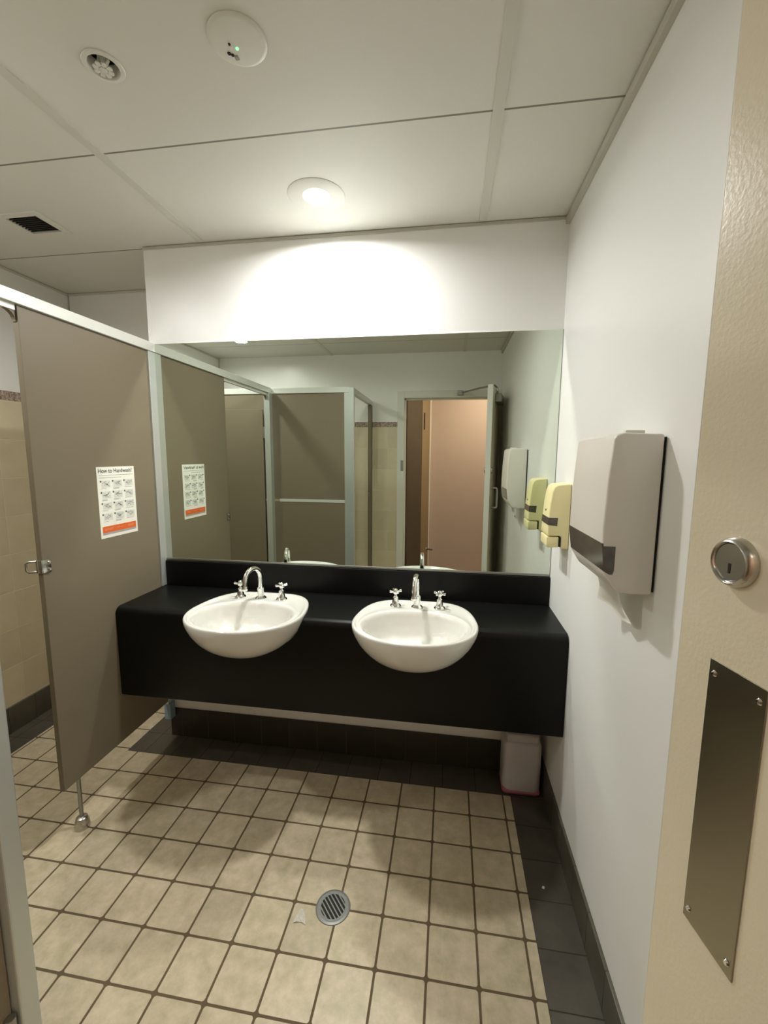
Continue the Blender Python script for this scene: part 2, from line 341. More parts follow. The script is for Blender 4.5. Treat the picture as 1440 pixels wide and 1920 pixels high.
ll = bpy.data.lights.new('lobby_lamp_light', 'AREA'); ll.energy = LAMP_LOBBY; ll.color = (1.0, 0.86, 0.70); ll.size = 0.7
lo = bpy.data.objects.new('lobby_lamp_light', ll); COL.objects.link(lo); lo.location = (0.1, -2.68, 2.5)

# ================================================================== downlights
def downlight(loc, strength, label, first=None):
    t = thing('downlight', loc, label, 'ceiling light', 'round downlights in the ceiling')
    z = H
    bm = lathe(bmesh.new(), [(0.050, z + 0.0), (0.052, z - 0.004), (0.056, z - 0.0035), (0.102, z - 0.003), (0.107, z - 0.001), (0.107, z + 0.0)], (loc[0], loc[1], 0), n=56)
    obj('trim_ring', bm, M_plasg, t, smooth=True)
    bm = lathe(bmesh.new(), [(0, z - 0.003), (0.03, z - 0.0035), (0.047, z - 0.003), (0.050, z - 0.001)], (loc[0], loc[1], 0), n=48)
    obj('lens', bm, M_lens, t, smooth='all', label='glowing white lens')
    la = bpy.data.lights.new('lamp_light', 'AREA'); la.shape = 'DISK'; la.size = 0.096; la.energy = strength; la.color = LAMP_COL
    la.spread = math.radians(SPREAD)
    lo = bpy.data.objects.new('lamp_light', la); COL.objects.link(lo); lo.parent = t; lo.location = (0, 0, -0.0045)
    return t
downlight((-0.972, -0.272, H), LAMP_MAIN, 'glowing round downlight in the ceiling in front of the mirror')
downlight((-2.23, -1.62, H), LAMP_REAR, 'glowing downlight over the rear cubicle, seen only in the mirror')
downlight((-2.25, -0.98, H), LAMP_CUB, 'downlight over the front cubicle, out of direct view')

# ================================================================== emergency light / sprinkler / vent
EL = (-0.971, -0.882)
t = thing('emergency_light', (*EL, H), 'round white ceiling emergency light with a green indicator', 'emergency light')
obj('housing', lathe(bmesh.new(), [(0, H - 0.0065), (0.058, H - 0.0065), (0.064, H - 0.0055), (0.067, H - 0.003), (0.068, H - 0.0005), (0, H)], (*EL, 0), n=64), M_plasg, t, smooth=True)
def ceil_disc(p, r, h=0.0082, n=20):
    p = (p[0] - 0.013, p[1] - 0.007)
    return lathe(bmesh.new(), [(0, H - h), (r*0.8, H - h), (r, H - h + 0.001), (r, H - 0.0055), (0, H - 0.0055)], (*p, 0), n=n)
obj('led', ceil_disc((-0.966, -0.862), 0.0035), M_green, t, label='lit green indicator')
obj('sensor', ceil_disc((-0.991, -0.853), 0.0045), M_dark, t); obj('sensor', ceil_disc((-0.985, -0.848), 0.004), M_dark, t)
obj('sensor', ceil_disc((-0.979, -0.875), 0.003), M_dark, t); obj('button', ceil_disc((-0.980, -0.868), 0.004), M_plas, t)
obj('switch', box(bmesh.new(), (-0.996, -0.853, H - 0.0085), (-0.986, -0.841, H - 0.0055), 0.001), M_satind, t)

t = thing('fire_sprinkler', (*SPR, H), 'recessed fire sprinkler in a round hole in the ceiling', 'sprinkler')
obj('escutcheon', lathe(bmesh.new(), [(0.034, H + 0.03), (0.035, H - 0.001), (0.037, H - 0.004), (0.046, H - 0.003), (0.048, H - 0.0005), (0.037, H)], (*SPR, 0), n=40), M_plasg, t, smooth=True)
bm = lathe(bmesh.new(), [(0, H + 0.055), (0.010, H + 0.055), (0.012, H + 0.03), (0.014, H + 0.022), (0.008, H + 0.02), (0.006, H + 0.005), (0, H + 0.005)], (*SPR, 0), n=20)
for s in (-1, 1): tube(bm, [(SPR[0] + s*0.012, SPR[1], H + 0.024), (SPR[0] + s*0.014, SPR[1], H + 0.01), (SPR[0] + s*0.004, SPR[1], H - 0.004)], 0.0035, 8)
obj('sprinkler_body', bm, M_plasg, t, smooth=True)
bm = bmesh.new()
for k in range(8):
    a = 2*PI*k/8; c, s = math.cos(a), math.sin(a)
    prism(bm, [(SPR[0] + x*c - y*s - 0.004, SPR[1] + x*s + y*c + 0.004) for x, y in ((0, -0.004), (0.021, -0.006), (0.024, 0), (0.021, 0.006), (0, 0.004))], H - 0.006, H - 0.0035, 'Z')
lathe(bm, [(0, H - 0.0065), (0.009, H - 0.0065), (0.009, H - 0.003), (0, H - 0.003)], (SPR[0] - 0.004, SPR[1] + 0.004, 0), n=20)
obj('deflector', bm, M_plasg, t)
obj('recess_cup', lathe(bmesh.new(), [(0.0355, H), (0.0355, H + 0.058), (0, H + 0.058)], (*SPR, 0), n=32), M_dark, t, smooth=True)

t = thing('ceiling_vent', (*VENT, H), 'small dark exhaust grille in the ceiling above the cubicles', 'vent')
bm = bmesh.new(); vx, vy = VENT
for a in ((vx-0.098, vy-0.088, vx+0.098, vy-0.062), (vx-0.098, vy+0.062, vx+0.098, vy+0.088), (vx-0.098, vy-0.062, vx-0.072, vy+0.062), (vx+0.072, vy-0.062, vx+0.098, vy+0.062)):
    box(bm, (a[0], a[1], H - 0.005), (a[2], a[3], H), 0.0)
obj('frame', bm, M_ceil, t)
obj('backing', B((vx-0.0715, vy-0.0615, H+0.035), (vx+0.0715, vy+0.0615, H+0.055)), M_dark, t)
for k in range(9):
    y = vy - 0.054 + k*0.0135
    obj('slat', prism(bmesh.new(), [(y - 0.005, H - 0.002), (y - 0.003, H - 0.002), (y + 0.005, H + 0.016), (y + 0.003, H + 0.016)], vx - 0.071, vx + 0.071, 'X'), M_slat, t)

# ================================================================== mirror
MZ0, MZ1 = 0.972, 2.0225
t = thing('wall_mirror', (-0.94, 0, MZ0), 'wide frameless wall mirror above the black counter', 'mirror')
obj('mirror_glass', B((-1.877, -0.005, MZ0 + 0.002), (-0.003, 0, MZ1)), M_mirror, t)
obj('bottom_channel', B((-1.877, -0.009, MZ0 - 0.004), (-0.003, 0, MZ0 + 0.006), 0.001), M_satind, t)
obj('edge_strip', B((-0.0032, -0.006, MZ0 + 0.006), (-0.0005, 0, MZ1), 0.0), M_satind, t)

# ================================================================== counter and basins
VZ0, VZ1, VY = 0.429, 0.838, -0.354
cnt = thing('vanity_counter', (-0.94, 0, VZ0), 'long black laminate counter with rounded front holding two white basins', 'counter')
prof = [(-0.0015, VZ1), (VY + 0.03, VZ1)]
for k in range(1, 9): a = PI/2*k/8; prof.append((VY + 0.03 - 0.03*math.sin(a), VZ1 - 0.03 + 0.03*math.cos(a)))
prof += [(VY, VZ0 + 0.012), (VY + 0.004, VZ0 + 0.003), (VY + 0.012, VZ0), (VY + 0.02, VZ0), (VY + 0.02, VZ1 - 0.032), (-0.0015, VZ1 - 0.032)]
top = obj('benchtop', prism(bmesh.new(), prof, XP + 0.0015, -0.0015, 'X'), M_black, cnt, smooth=True)
obj('splashback', B((XP + 0.0125, -0.02, VZ1 - 0.0005), (-0.0015, -0.0015, MZ0 - 0.0055), 0.002), M_black, cnt, label='black upstand along the wall')

# basin in its own frame: origin at the middle of the back edge, y towards the front is negative
NB = 112
def outline(a):
    """outer rim plan: a = angle; narrow straight back, wide rounded front"""
    c, s = math.cos(a), math.sin(a)
    cy = -0.262                      # centre of the plan
    if s <= 0:                        # front half: round
        p = 2.15; r = (abs(c)/0.247)**p + (abs(s)/0.222)**p
        k = r**(-1/p); return k*c, cy + k*s
    p = 4.2; ax = 0.247; ay = 0.250
    k = ((abs(c)/ax)**p + (abs(s)/ay)**p)**(-1/p); x, y = k*c, k*s
    return x*(1 - 0.19*(y/ay)**1.5), cy + y
def inner(a, g=1.0):
    c, s = math.cos(a), math.sin(a); p = 2.1
    ax, ay = 0.205*g, (0.150 if s > 0 else 0.168)*g
    k = ((abs(c)/ax)**p + (abs(s)/ay)**p)**(-1/p); return k*c, -0.292 + k*s
ZR = 0.014   # rim above the benchtop
def ring_pts(kind, s, z): 
    out = []
    for k in range(NB):
        a = 2*PI*k/NB
        if kind == 'o':
            x, y = outline(a); x, y = x*s, -0.285 + (y + 0.285)*s
        elif kind == 'i': x, y = inner(a, s)
        else:
            xo, yo = outline(a); yo = -0.285 + (yo + 0.285)*0.955; xo *= 0.955; xi, yi = inner(a, 1.06); x, y = xo + (xi - xo)*s, yo + (yi - yo)*s
        out.append((x, y, z))
    return out
HULL = ((0.0, -0.160), (0.15, -0.159), (0.30, -0.154), (0.45, -0.143), (0.59, -0.127), (0.72, -0.106), (0.83, -0.080), (0.92, -0.050), (0.976, -0.022))
def basin_rings():
    R = []
    for s, z in HULL + ((0.997, -0.006), (1.0, 0.003), (0.998, 0.009), (0.985, ZR - 0.0015), (0.965, ZR)):
        R.append(ring_pts('o', s, z) if s else [(0, -0.285, z)])
    for s, z in ((0.1, ZR - 0.001), (0.35, ZR - 0.006), (0.7, ZR - 0.007), (0.92, ZR - 0.004)): R.append(ring_pts('m', s, z))
    for g, z in ((1.04, ZR - 0.003), (1.0, ZR - 0.007), (0.975, ZR - 0.016), (0.955, -0.010), (0.92, -0.045), (0.86, -0.078), (0.74, -0.100), (0.56, -0.114), (0.34, -0.121), (0.13, -0.124)): R.append(ring_pts('i', g, z))
    return R
def loft(R, close_last=True):
    bm = bmesh.new(); rings = [[bm.verts.new(p) for p in r] for r in R]; n = NB
    for A, C in zip(rings, rings[1:]):
        for k in range(n):
            q = [A[k % len(A)], A[(k+1) % n % len(A)], C[(k+1) % n % len(C)], C[k % len(C)]]
            q = [v for i, v in enumerate(q) if v not in q[:i]]
            if len(q) > 2: bm.faces.new(q)
    if close_last: bm.faces.new(rings[-1])
    return bm
BAS = [(-1.280, -0.070), (-0.577, -0.070)]
for bx, by in BAS:     # cut the bench for each basin
    # cut follows the basin hull below the benchtop
    hull = []
    for s, z in HULL[1:] + ((0.999, -0.006), (1.0, 0.003), (1.0, 0.05)): s, z = s + 0.004, z - (0.002 if z < 0 else 0); hull.append([(x + bx, y + by, z + VZ1) for x, y, z in ring_pts('o', s, z)])
    cb = loft(hull); cb.faces.new([v for v in cb.verts][:NB][::-1])
    bmesh.ops.translate(cb, verts=cb.verts, vec=-Vector(cnt.location))
    cme_o = top
    me = bpy.data.meshes.new('cut'); bmesh.ops.recalc_face_normals(cb, faces=cb.faces); cb.to_mesh(me); cb.free()
    c = bpy.data.objects.new('cut', me); COL.objects.link(c); c.location = cnt.location
    md = top.modifiers.new('b', 'BOOLEAN'); md.object = c; md.operation = 'DIFFERENCE'; md.solver = 'EXACT'
    bpy.context.view_layer.update()
    new = bpy.data.meshes.new_from_object(top.evaluated_get(bpy.context.evaluated_depsgraph_get()))
    top.modifiers.remove(md); top.data = new; bpy.data.objects.remove(c)
bas = thing('wash_basin', (BAS[0][0], BAS[0][1], VZ1), 'white semi-recessed basin beside the cubicle partition', 'basin', 'white basins set into the counter')
bo = obj('bowl', loft(basin_rings()), M_cer, bas, local=True, smooth='all')
wo = obj('waste', lathe(bmesh.new(), [(0, -0.121), (0.012, -0.121), (0.02, -0.119), (0.026, -0.121), (0.026, -0.1235), (0, -0.1235)], (0, -0.292, 0), n=28), M_chrome, bas, local=True, smooth=True)
b2 = copy_tree(bas); b2.location = (BAS[1][0], BAS[1][1], VZ1); b2['label'] = 'white semi-recessed basin nearer the towel dispenser wall'

# taps: built at the origin, standing on z = 0
def make_spout(label):
    t = thing('spout', (0, 0, 0), label, 'spout', 'chrome spouts on the basins')
    obj('base', lathe(bmesh.new(), [(0, 0), (0.024, 0), (0.025, 0.004), (0.020, 0.009), (0.0155, 0.014), (0.0145, 0.04), (0.0158, 0.046), (0.0158, 0.052), (0.011, 0.056), (0, 0.056)]), M_chrome, t, local=True, smooth=True)
    pts = [(0, 0, 0.05), (0, 0, 0.085)]
    rr = 0.052; zc = 0.100
    for k in range(0, 15): a = PI*k/14; pts.append((0, -rr + rr*math.cos(a), zc + rr*math.sin(a)))
    pts += [(0, -2*rr - 0.001, zc - 0.012), (0, -2*rr - 0.001, zc - 0.022)]
    rad = [0.0112]*2 + [0.0112 - 0.0015*k/14 for k in range(15)] + [0.0097, 0.0097]
    obj('gooseneck', tube(bmesh.new(), pts, rad, 20), M_chrome, t, local=True, smooth=True)
    obj('aerator', lathe(bmesh.new(), [(0, zc - 0.034), (0.010, zc - 0.034), (0.0122, zc - 0.031), (0.0122, zc - 0.020), (0.0105, zc - 0.016), (0, zc - 0.016)], (0, -2*rr - 0.001, 0), n=24), M_chrome, t, local=True, smooth=True)
    return t
def make_tap(label):
    t = thing('tap', (0, 0, 0), label, 'tap', 'chrome cross-handle taps on the basins')
    obj('base', lathe(bmesh.new(), [(0, 0), (0.0235, 0), (0.0245, 0.004), (0.0215, 0.009), (0.0165, 0.013), (0.0135, 0.028), (0.0125, 0.042), (0.0085, 0.046), (0.0070, 0.05), (0.0070, 0.06), (0, 0.06)]), M_chrome, t, local=True, smooth=True)
    bm = lathe(bmesh.new(), [(0, 0.056), (0.009, 0.057), (0.0115, 0.063), (0.0115, 0.070), (0.0095, 0.075), (0.006, 0.079), (0, 0.081)])
    for k in range(4):
        a = PI/2*k
        tube(bm, [(math.cos(a)*q, math.sin(a)*q, z) for q, z in ((0.004, 0.066), (0.012, 0.066), (0.021, 0.068), (0.026, 0.069), (0.0285, 0.069))], [0.0050, 0.0046, 0.0056, 0.0058, 0.0035], 14)
    obj('cross_handle', bm, M_chrome, t, local=True, smooth=True)
    return t
ZB = VZ1 + ZR - 0.006
s1 = make_spout('chrome gooseneck spout on the basin beside the cubicle partition'); s1.location = (BAS[0][0] - 0.016, -0.160, ZB); s1.rotation_euler.z = math.radians(-14)
s2 = copy_tree(s1); s2.location = (BAS[1][0] - 0.003, -0.160, ZB); s2.rotation_euler.z = math.radians(-3); s2['label'] = 'chrome gooseneck spout on the basin nearer the towel dispenser'
tp = make_tap('chrome tap on the partition side of the basin beside the cubicle'); tp.location = (BAS[0][0] - 0.115, -0.160, ZB); tp.rotation_euler.z = math.radians(14)
for x, rz, lab in ((BAS[0][0] + 0.084, 40, 'chrome tap on the dispenser side of the basin beside the cubicle'),
                   (BAS[1][0] - 0.097, 27, 'chrome tap on the partition side of the basin nearer the towel dispenser'),
                   (BAS[1][0] + 0.094, 62, 'chrome tap on the dispenser side of the basin nearer the towel dispenser')):
    c = copy_tree(tp); c.location = (x, -0.160, ZB); c.rotation_euler.z = math.radians(rz); c['label'] = lab

# ================================================================== front cubicle partition
PZ0, PZ1, PYE = 0.216, 1.984, -0.664
par = thing('toilet_partition', (XP - 0.009, -0.35, 0), 'taupe cubicle partition with a handwashing poster on it', 'partition', kind='thing')
bm = B((XP - 0.018, PYE, PZ0), (XP, -0.049, PZ1), 0.0015, 1)
obj('panel', bm, M_lam, par)
obj('edge_band', B((XP - 0.0185, PYE - 0.0012, PZ0), (XP + 0.0004, PYE + 0.001, PZ1)), M_lamedge, par)
bm = bmesh.new(); box(bm, (XP - 0.026, -0.05, 0.20), (XP - 0.0002, -0.0015, PZ1 - 0.001), 0.001); box(bm, (XP - 0.0002, -0.05, VZ1 + 0.0015), (XP + 0.010, -0.0015, PZ1 - 0.001), 0.002); box(bm, (XP - 0.03, -0.058, 0.216), (XP - 0.019, -0.03, PZ1), 0.001)
obj('wall_channel', bm, M_alu, par, label='pale aluminium channel against the mirror wall')
obj('channel_foot', B((XP - 0.026, -0.050, 0.115), (XP + 0.010, -0.0115, 0.203), 0.002), M_blue, par)
FX, FY = XP - 0.009, -0.595
foot = obj('foot', lathe(bmesh.new(), [(0, 0.04), (0.0075, 0.04), (0.0075, PZ0 + 0.02), (0, PZ0 + 0.02)], (FX, FY, 0), n=20), M_satind, par, smooth=True)
obj('foot_cup', lathe(bmesh.new(), [(0, 0), (0.027, 0), (0.0275, 0.008), (0.025, 0.03), (0.020, 0.045), (0.012, 0.05), (0, 0.05)], (FX, FY, 0), n=32), M_satin, foot, smooth=True)
# latch keep gripping the panel's free edge
LZ = 1.098
bm = bmesh.new()
box(bm, (XP, PYE - 0.004, LZ - 0.024), (XP + 0.004, PYE + 0.030, LZ + 0.024), 0.001); box(bm, (XP - 0.022, PYE - 0.006, LZ - 0.024), (XP + 0.004, PYE - 0.0012, LZ + 0.024), 0.001)
tube(bm, [(XP - 0.020, PYE - 0.004, LZ + 0.019), (XP - 0.040, PYE - 0.016, LZ + 0.019), (XP - 0.046, PYE - 0.020, LZ + 0.012), (XP - 0.046, PYE - 0.020, LZ - 0.012), (XP - 0.040, PYE - 0.016, LZ - 0.019), (XP - 0.020, PYE - 0.004, LZ - 0.019)], 0.0042, 10)
keep = obj('latch_keep', bm, M_satin, par, smooth=True, label='chrome latch keep on the free edge')
for z in (0.013, -0.013): obj('bolt', lathe(bmesh.new(), [(0, 0.013), (0.004, 0.012), (0.0062, 0.008), (0.0062, 0.003), (0, 0.003)], (XP, PYE + 0.021, LZ + z), 'X', 16), M_chrome, keep, smooth=True)

# header rail running over the partition and the cubicle doorway
rail = thing('header_rail', (XP, -0.7, PZ1), 'pale metal head rail along the top of the front cubicle', 'rail')
obj('rail', B((XP - 0.026, YD + 0.0095, PZ1 + 0.0012), (XP + 0.012, -0.0015, 2.027), 0.002), M_rail, rail)
bm = B((XP - 0.022, YD + 0.06, PZ1 - 0.018), (XP - 0.004, PYE - 0.003, PZ1 + 0.001), 0.001)
obj('door_stop', bm, M_rail, rail)
def corner(y, s):   # rounded corner gusset under the rail
    poly = [(y, PZ1 - 0.018)]
    r = 0.035
    poly += [(y - s*r, PZ1 - 0.018)] + [(y - s*r + s*r*math.sin(PI/2*k/8), PZ1 - 0.018 - r + r*math.cos(PI/2*k/8)) for k in range(1, 9)]
    return prism(bmesh.new(), poly, XP - 0.021, XP - 0.006, 'X')
obj('corner_gusset', corner(PYE - 0.003, 1), M_lamedge, rail); obj('corner_gusset', corner(YD + 0.058, -1), M_lamedge, rail)

# ------------------------------------------------------------------ rear cubicle: long divider, posts, frame
div = thing('cubicle_divider', (-2.0, YD, 0), 'long taupe divider closing off the rear cubicle, beside the camera', 'partition')
obj('upper_panel', B((XL + 0.01, YD - 0.018, 1.146), (X2 - 0.005, YD, PZ1), 0.001, 1), M_lam, div)
obj('lower_panel', B((XL + 0.01, YD - 0.018, 0.2), (X2 - 0.005, YD, 1.127), 0.001, 1), M_lam, div)
obj('joint_strip', B((XP + 0.06, YD - 0.022, 1.125), (X2 - 0.004, YD + 0.003, 1.148), 0.001), M_rail, div)
obj('head_rail', B((XL + 0.002, YD - 0.030, PZ1), (X2 + 0.034, YD + 0.008, 2.027), 0.002), M_rail, div)
obj('corner_post', B((X2 - 0.005, YD - 0.028, 0.0), (X2 + 0.072, YD + 0.006, PZ1 + 0.04), 0.003), M_alu, div, label='pale corner post at the end nearest the camera')
bm = B((XP - 0.03, YD - 0.002, 0.0), (XP + 0.016, YD + 0.056, PZ1), 0.002)
obj('hinge_post', bm, M_alu, div)
fr = thing('cubicle_surround', (X2 + 0.03, -1.8, 0), 'metal doorway frame of the rear cubicle, seen in the mirror', 'door frame')
obj('head_rail', B((X2 + 0.034, YREAR + 0.001, PZ1 - 0.005), (X2 + 0.070, YD - 0.029, 2.023), 0.002), M_alu, fr)
obj('wall_post', B((X2 + 0.034, YREAR + 0.012, 0.0), (X2 + 0.070, YREAR + 0.060, PZ1 - 0.005), 0.002), M_lamedge, fr)
bm = bmesh.new(); yk, zk = YREAR + 0.062, 1.13
tube(bm, [(X2 + 0.05, yk - 0.004, zk + 0.018), (X2 + 0.05, yk + 0.018, zk + 0.018), (X2 + 0.05, yk + 0.022, zk), (X2 + 0.05, yk + 0.018, zk - 0.018), (X2 + 0.05, yk - 0.004, zk - 0.018)], 0.004, 10)
obj('latch_keep', bm, M_satind, fr, smooth=True)
# front cubicle's door, swung inwards against the divider
cdr = thing('cubicle_door', (XP - 0.03, YD + 0.04, 0.2), 'taupe cubicle door swung open inside the front cubicle', 'door')
obj('leaf', B((XP - 0.61, YD + 0.022, 0.22), (XP - 0.051, YD + 0.040, 1.86), 0.001, 1), M_lam, cdr)
for z in (0.45, 1.68): obj('hinge', lathe(bmesh.new(), [(0, z - 0.045), (0.009, z - 0.045), (0.009, z + 0.045), (0, z + 0.045)], (XP - 0.0415, YD + 0.036, 0), n=14), M_satind, cdr)

rd = thing('cubicle_door', (X2 + 0.05, YD - 0.04, 0.2), 'taupe cubicle door folded back inside the rear cubicle, edge just visible beside the camera', 'door')
obj('leaf', B((X2 - 0.53, YD - 0.048, 0.22), (X2 + 0.054, YD - 0.030, 1.86), 0.001, 1), M_lam, rd)
for z in (0.45, 1.68): obj('hinge', lathe(bmesh.new(), [(0, z - 0.045), (0.008, z - 0.045), (0.008, z + 0.045), (0, z + 0.045)], (X2 + 0.062, YD - 0.039, 0), n=14), M_satind, rd)

# ================================================================== handwashing poster
PY0, PW, PT, PH = -0.3965, 0.212, 1.4455, 0.299
pos = thing('handwashing_poster', (XP + 0.0005, PY0 + PW/2, PT - PH), 'white handwashing steps poster with orange footer on the partition', 'poster')
def PX(u, v): return (PY0 + u*PW, PT - v*PH)       # u to the reader's right, v down
def flat(bm, u0, v0, u1, v1, lift):
    a, b = PX(u0, v0), PX(u1, v1); quad(bm, [(XP + lift, a[0], a[1]), (XP + lift, b[0], a[1]), (XP + lift, b[0], b[1]), (XP + lift, a[0], b[1])])
def disc(bm, u, v, r, lift, n=14):
    c = PX(u, v); bm.faces.new([bm.verts.new((XP + lift, c[0] + r*math.cos(2*PI*k/n), c[1] + r*math.sin(2*PI*k/n))) for k in range(n)])
a, b = PX(0, 0), PX(1, 1)
obj('sheet', B((XP + 0.0001, a[0], b[1]), (XP + 0.0008, b[0], a[1])), M_print, pos)
def text(name, body, u, v, size, m, parent, lift=0.0011, bold=0.0):
    cu = bpy.data.curves.new(name, 'FONT'); cu.body = body; cu.size = size; cu.offset = bold; cu.extrude = 0.0
    o = bpy.data.objects.new(name, cu); COL.objects.link(o); bpy.context.view_layer.update()
    me = bpy.data.meshes.new_from_object(o.evaluated_get(bpy.context.evaluated_depsgraph_get())); bpy.data.objects.remove(o)
    c = PX(u, v); me.transform(Matrix(((0, 0, 1, XP + lift), (1, 0, 0, c[0]), (0, 1, 0, c[1]), (0, 0, 0, 1))) )
    me.transform(Matrix.Translation(-origin_of(parent))); me.materials.append(m)
    o = bpy.data.objects.new(name, me); COL.objects.link(o); o.parent = parent; return o
text('heading', 'How to Handwash?', 0.035, 0.082, 0.0240, M_ink, pos, bold=0.0005)
bm = bmesh.new(); flat(bm, 0.05, 0.115, 0.95, 0.121, 0.0011); flat(bm, 0.05, 0.148, 0.62, 0.155, 0.0011); obj('subheading', bm, M_inkg, pos)
for rI in range(4):
    for cI in range(3):
        u0 = 0.07 + cI*0.305; v0 = 0.190 + rI*0.155
        bm = bmesh.new(); flat(bm, u0 + 0.03, v0, u0 + 0.255, v0 + 0.098, 0.0011)
        p = obj('step_picture', bm, M_inkl, pos)
        bm = bmesh.new(); disc(bm, u0 + 0.012, v0 + 0.012, 0.0042, 0.0014); obj('step_number', bm, M_ink, p)
        bm = bmesh.new(); k = rI*3 + cI
        for q in range(5):   # a sketch of hands: short crossing strokes
            a = 0.7*math.sin(k*1.7 + q*1.3); cx, cz = PX(u0 + 0.145 + 0.05*math.sin(q*2.1 + k), v0 + 0.045 + 0.018*math.cos(q*1.6 + k*2))
            l, t_ = 0.011, 0.0013; dx, dz = math.cos(a), math.sin(a)
            bm.faces.new([bm.verts.new((XP + 0.0014, cx + sx*l*dx - sz*t_*dz, cz + sx*l*dz + sz*t_*dx)) for sx, sz in ((-1, -1), (1, -1), (1, 1), (-1, 1))])
        obj('hand_sketch', bm, M_inkg, p)
        bm = bmesh.new(); flat(bm, u0 + 0.02, v0 + 0.109, u0 + 0.15 + 0.08*((k*7) % 3)/2, v0 + 0.115, 0.0012)
        if k % 3 == 1 or k == 3: flat(bm, u0 + 0.02, v0 + 0.121, u0 + 0.16, v0 + 0.127, 0.0012)
        obj('caption', bm, M_inkg, p)
bm = bmesh.new(); flat(bm, 0.045, 0.835, 0.955, 0.925, 0.0011); fb = obj('footer_band', bm, M_orange, pos, label='orange band')
for q in ((0.10, 0.868, 0.33, 0.874), (0.10, 0.885, 0.30, 0.890), (0.42, 0.872, 0.58, 0.877), (0.72, 0.866, 0.90, 0.873), (0.72, 0.882, 0.87, 0.888)):
    bm = bmesh.new(); flat(bm, *q, 0.0014); obj('footer_line', bm, M_orangel, fb)
bm = bmesh.new(); flat(bm, 0.045, 0.925, 0.955, 0.955, 0.0011); obj('footer_strip', bm, M_inkg, pos)

# ================================================================== towel dispenser
DY0, DY1 = -0.955, -0.688
td = thing('paper_towel_dispenser', (0, (DY0 + DY1)/2, 1.194), 'large white paper towel dispenser on the wall by the door', 'towel dispenser')
prof = [(-0.006, 1.546), (-0.086, 1.549), (-0.100, 1.545), (-0.107, 1.535), (-0.113, 1.447), (-0.1165, 1.341), (-0.115, 1.295), (-0.108, 1.238), (-0.086, 1.203), (-0.075, 1.1945), (-0.064, 1.192), (-0.060, 1.196), (-0.056, 1.192), (-0.006, 1.192)]
obj('cover', prism(bmesh.new(), prof, DY0, DY1, 'Y', 0.0055, 3), M_plas, td, smooth=True)
obj('back_plate', B((-0.0062, DY0 + 0.006, 1.198), (-0.0004, DY1 - 0.006, 1.540)), M_dark, td)
bm = bmesh.new(); e = 0.0012     # smoked window wrapping the lower front and the near side
def wq(pts): quad(bm, pts)
zs = [(-0.1157, 1.312), (-0.115, 1.295), (-0.108, 1.238)]
poly = [(-0.1157 - e, 1.306), (-0.115 - e, 1.295), (-0.1087 - e, 1.243), (-0.1065, 1.243), (-0.112, 1.295), (-0.1127, 1.306)]
prism(bm, poly, DY0 + 0.001, DY1 - 0.004, 'Y')
prism(bm, [(-0.1157 - e, 1.300), (-0.1140 - e, 1.287), (-0.1087 - e, 1.243), (-0.098, 1.236), (-0.091, 1.236), (-0.088, 1.245), (-0.088, 1.300)], DY0 - e, DY0 + 0.006, 'Y')
obj('window', bm, M_smoke, td, label='smoked viewing window')
obj('top_catch', box(bmesh.new(), (-0.074, -0.925, 1.546), (-0.034, -0.912, 1.556), 0.002), M_plas, td)
tw = thing('paper_towel', (-0.06, -0.82, 1.19), 'white paper towel end hanging from the towel dispenser', 'paper towel')
def sheet(rows, th=0.0012):
    bm = bmesh.new(); g = [[bm.verts.new(p) for p in r] for r in rows]
    for A, C in zip(g, g[1:]):
        for k in range(len(A) - 1): bm.faces.new((A[k], A[k+1], C[k+1], C[k]))
    r = bmesh.ops.solidify(bm, geom=bm.faces[:], thickness=th); return bm
rows = []
for i in range(7):
    f = i/6; z = 1.1905 - 0.068*f
    y0, y1 = -0.755 - 0.015*f, -0.905 - 0.004*f
    if i == 6: pass
    row = []
    for k in range(9):
        g = k/8; y = y0 + (y1 - y0)*g
        row.append((-0.058 + 0.020*f - 0.014*f*math.cos(g*PI*1.1) + 0.005*math.sin(g*9 + f*4), y, z - 0.020*f*g + 0.006*math.sin(g*7)*f))
    rows.append(row)
obj('towel_sheet', sheet(rows), M_paper, tw, smooth='all')

# ================================================================== soap dispenser
SY0, SY1 = -0.265, -0.152
sd = thing('soap_dispenser', (0, (SY0 + SY1)/2, 1.15), 'yellowed cream soap dispenser on the wall beside the mirror', 'soap dispenser')
prof = [(-0.0005, 1.398), (-0.050, 1.393), (-0.062, 1.386), (-0.069, 1.368), (-0.075, 1.320), (-0.078, 1.270), (-0.080, 1.222), (-0.080, 1.197), (-0.030, 1.197), (-0.030, 1.150), (-0.0005, 1.146)]
obj('cover', prism(bmesh.new(), prof, SY0, SY1, 'Y', 0.006, 3), M_cream, sd, smooth=True)
obj('push_lever', prism(bmesh.new(), [(-0.082, 1.194), (-0.036, 1.194), (-0.036, 1.153), (-0.074, 1.151), (-0.081, 1.157)], SY0 + 0.002, SY1 - 0.002, 'Y', 0.004, 2), M_cream, sd, smooth=True)
obj('lever_gap', B((-0.0365, SY0 + 0.0005, 1.156), (-0.0295, SY1 - 0.004, 1.192)), M_dark, sd)
bm = bmesh.new(); prism(bm, [(-0.0788, 1.268), (-0.080, 1.240), (-0.0785, 1.240), (-0.0765, 1.268)], SY0 + 0.001, SY1 - 0.010, 'Y')
prism(bm, [(-0.0788, 1.268), (-0.080, 1.240), (-0.046, 1.236), (-0.044, 1.268)], SY0 - 0.0008, SY0 + 0.004, 'Y')
prism(bm, [(-0.0788, 1.268), (-0.080, 1.240), (-0.046, 1.236), (-0.044, 1.268)], SY1 - 0.004, SY1 + 0.0008, 'Y')
obj('window', bm, M_smoke, sd, label='smoked level window')
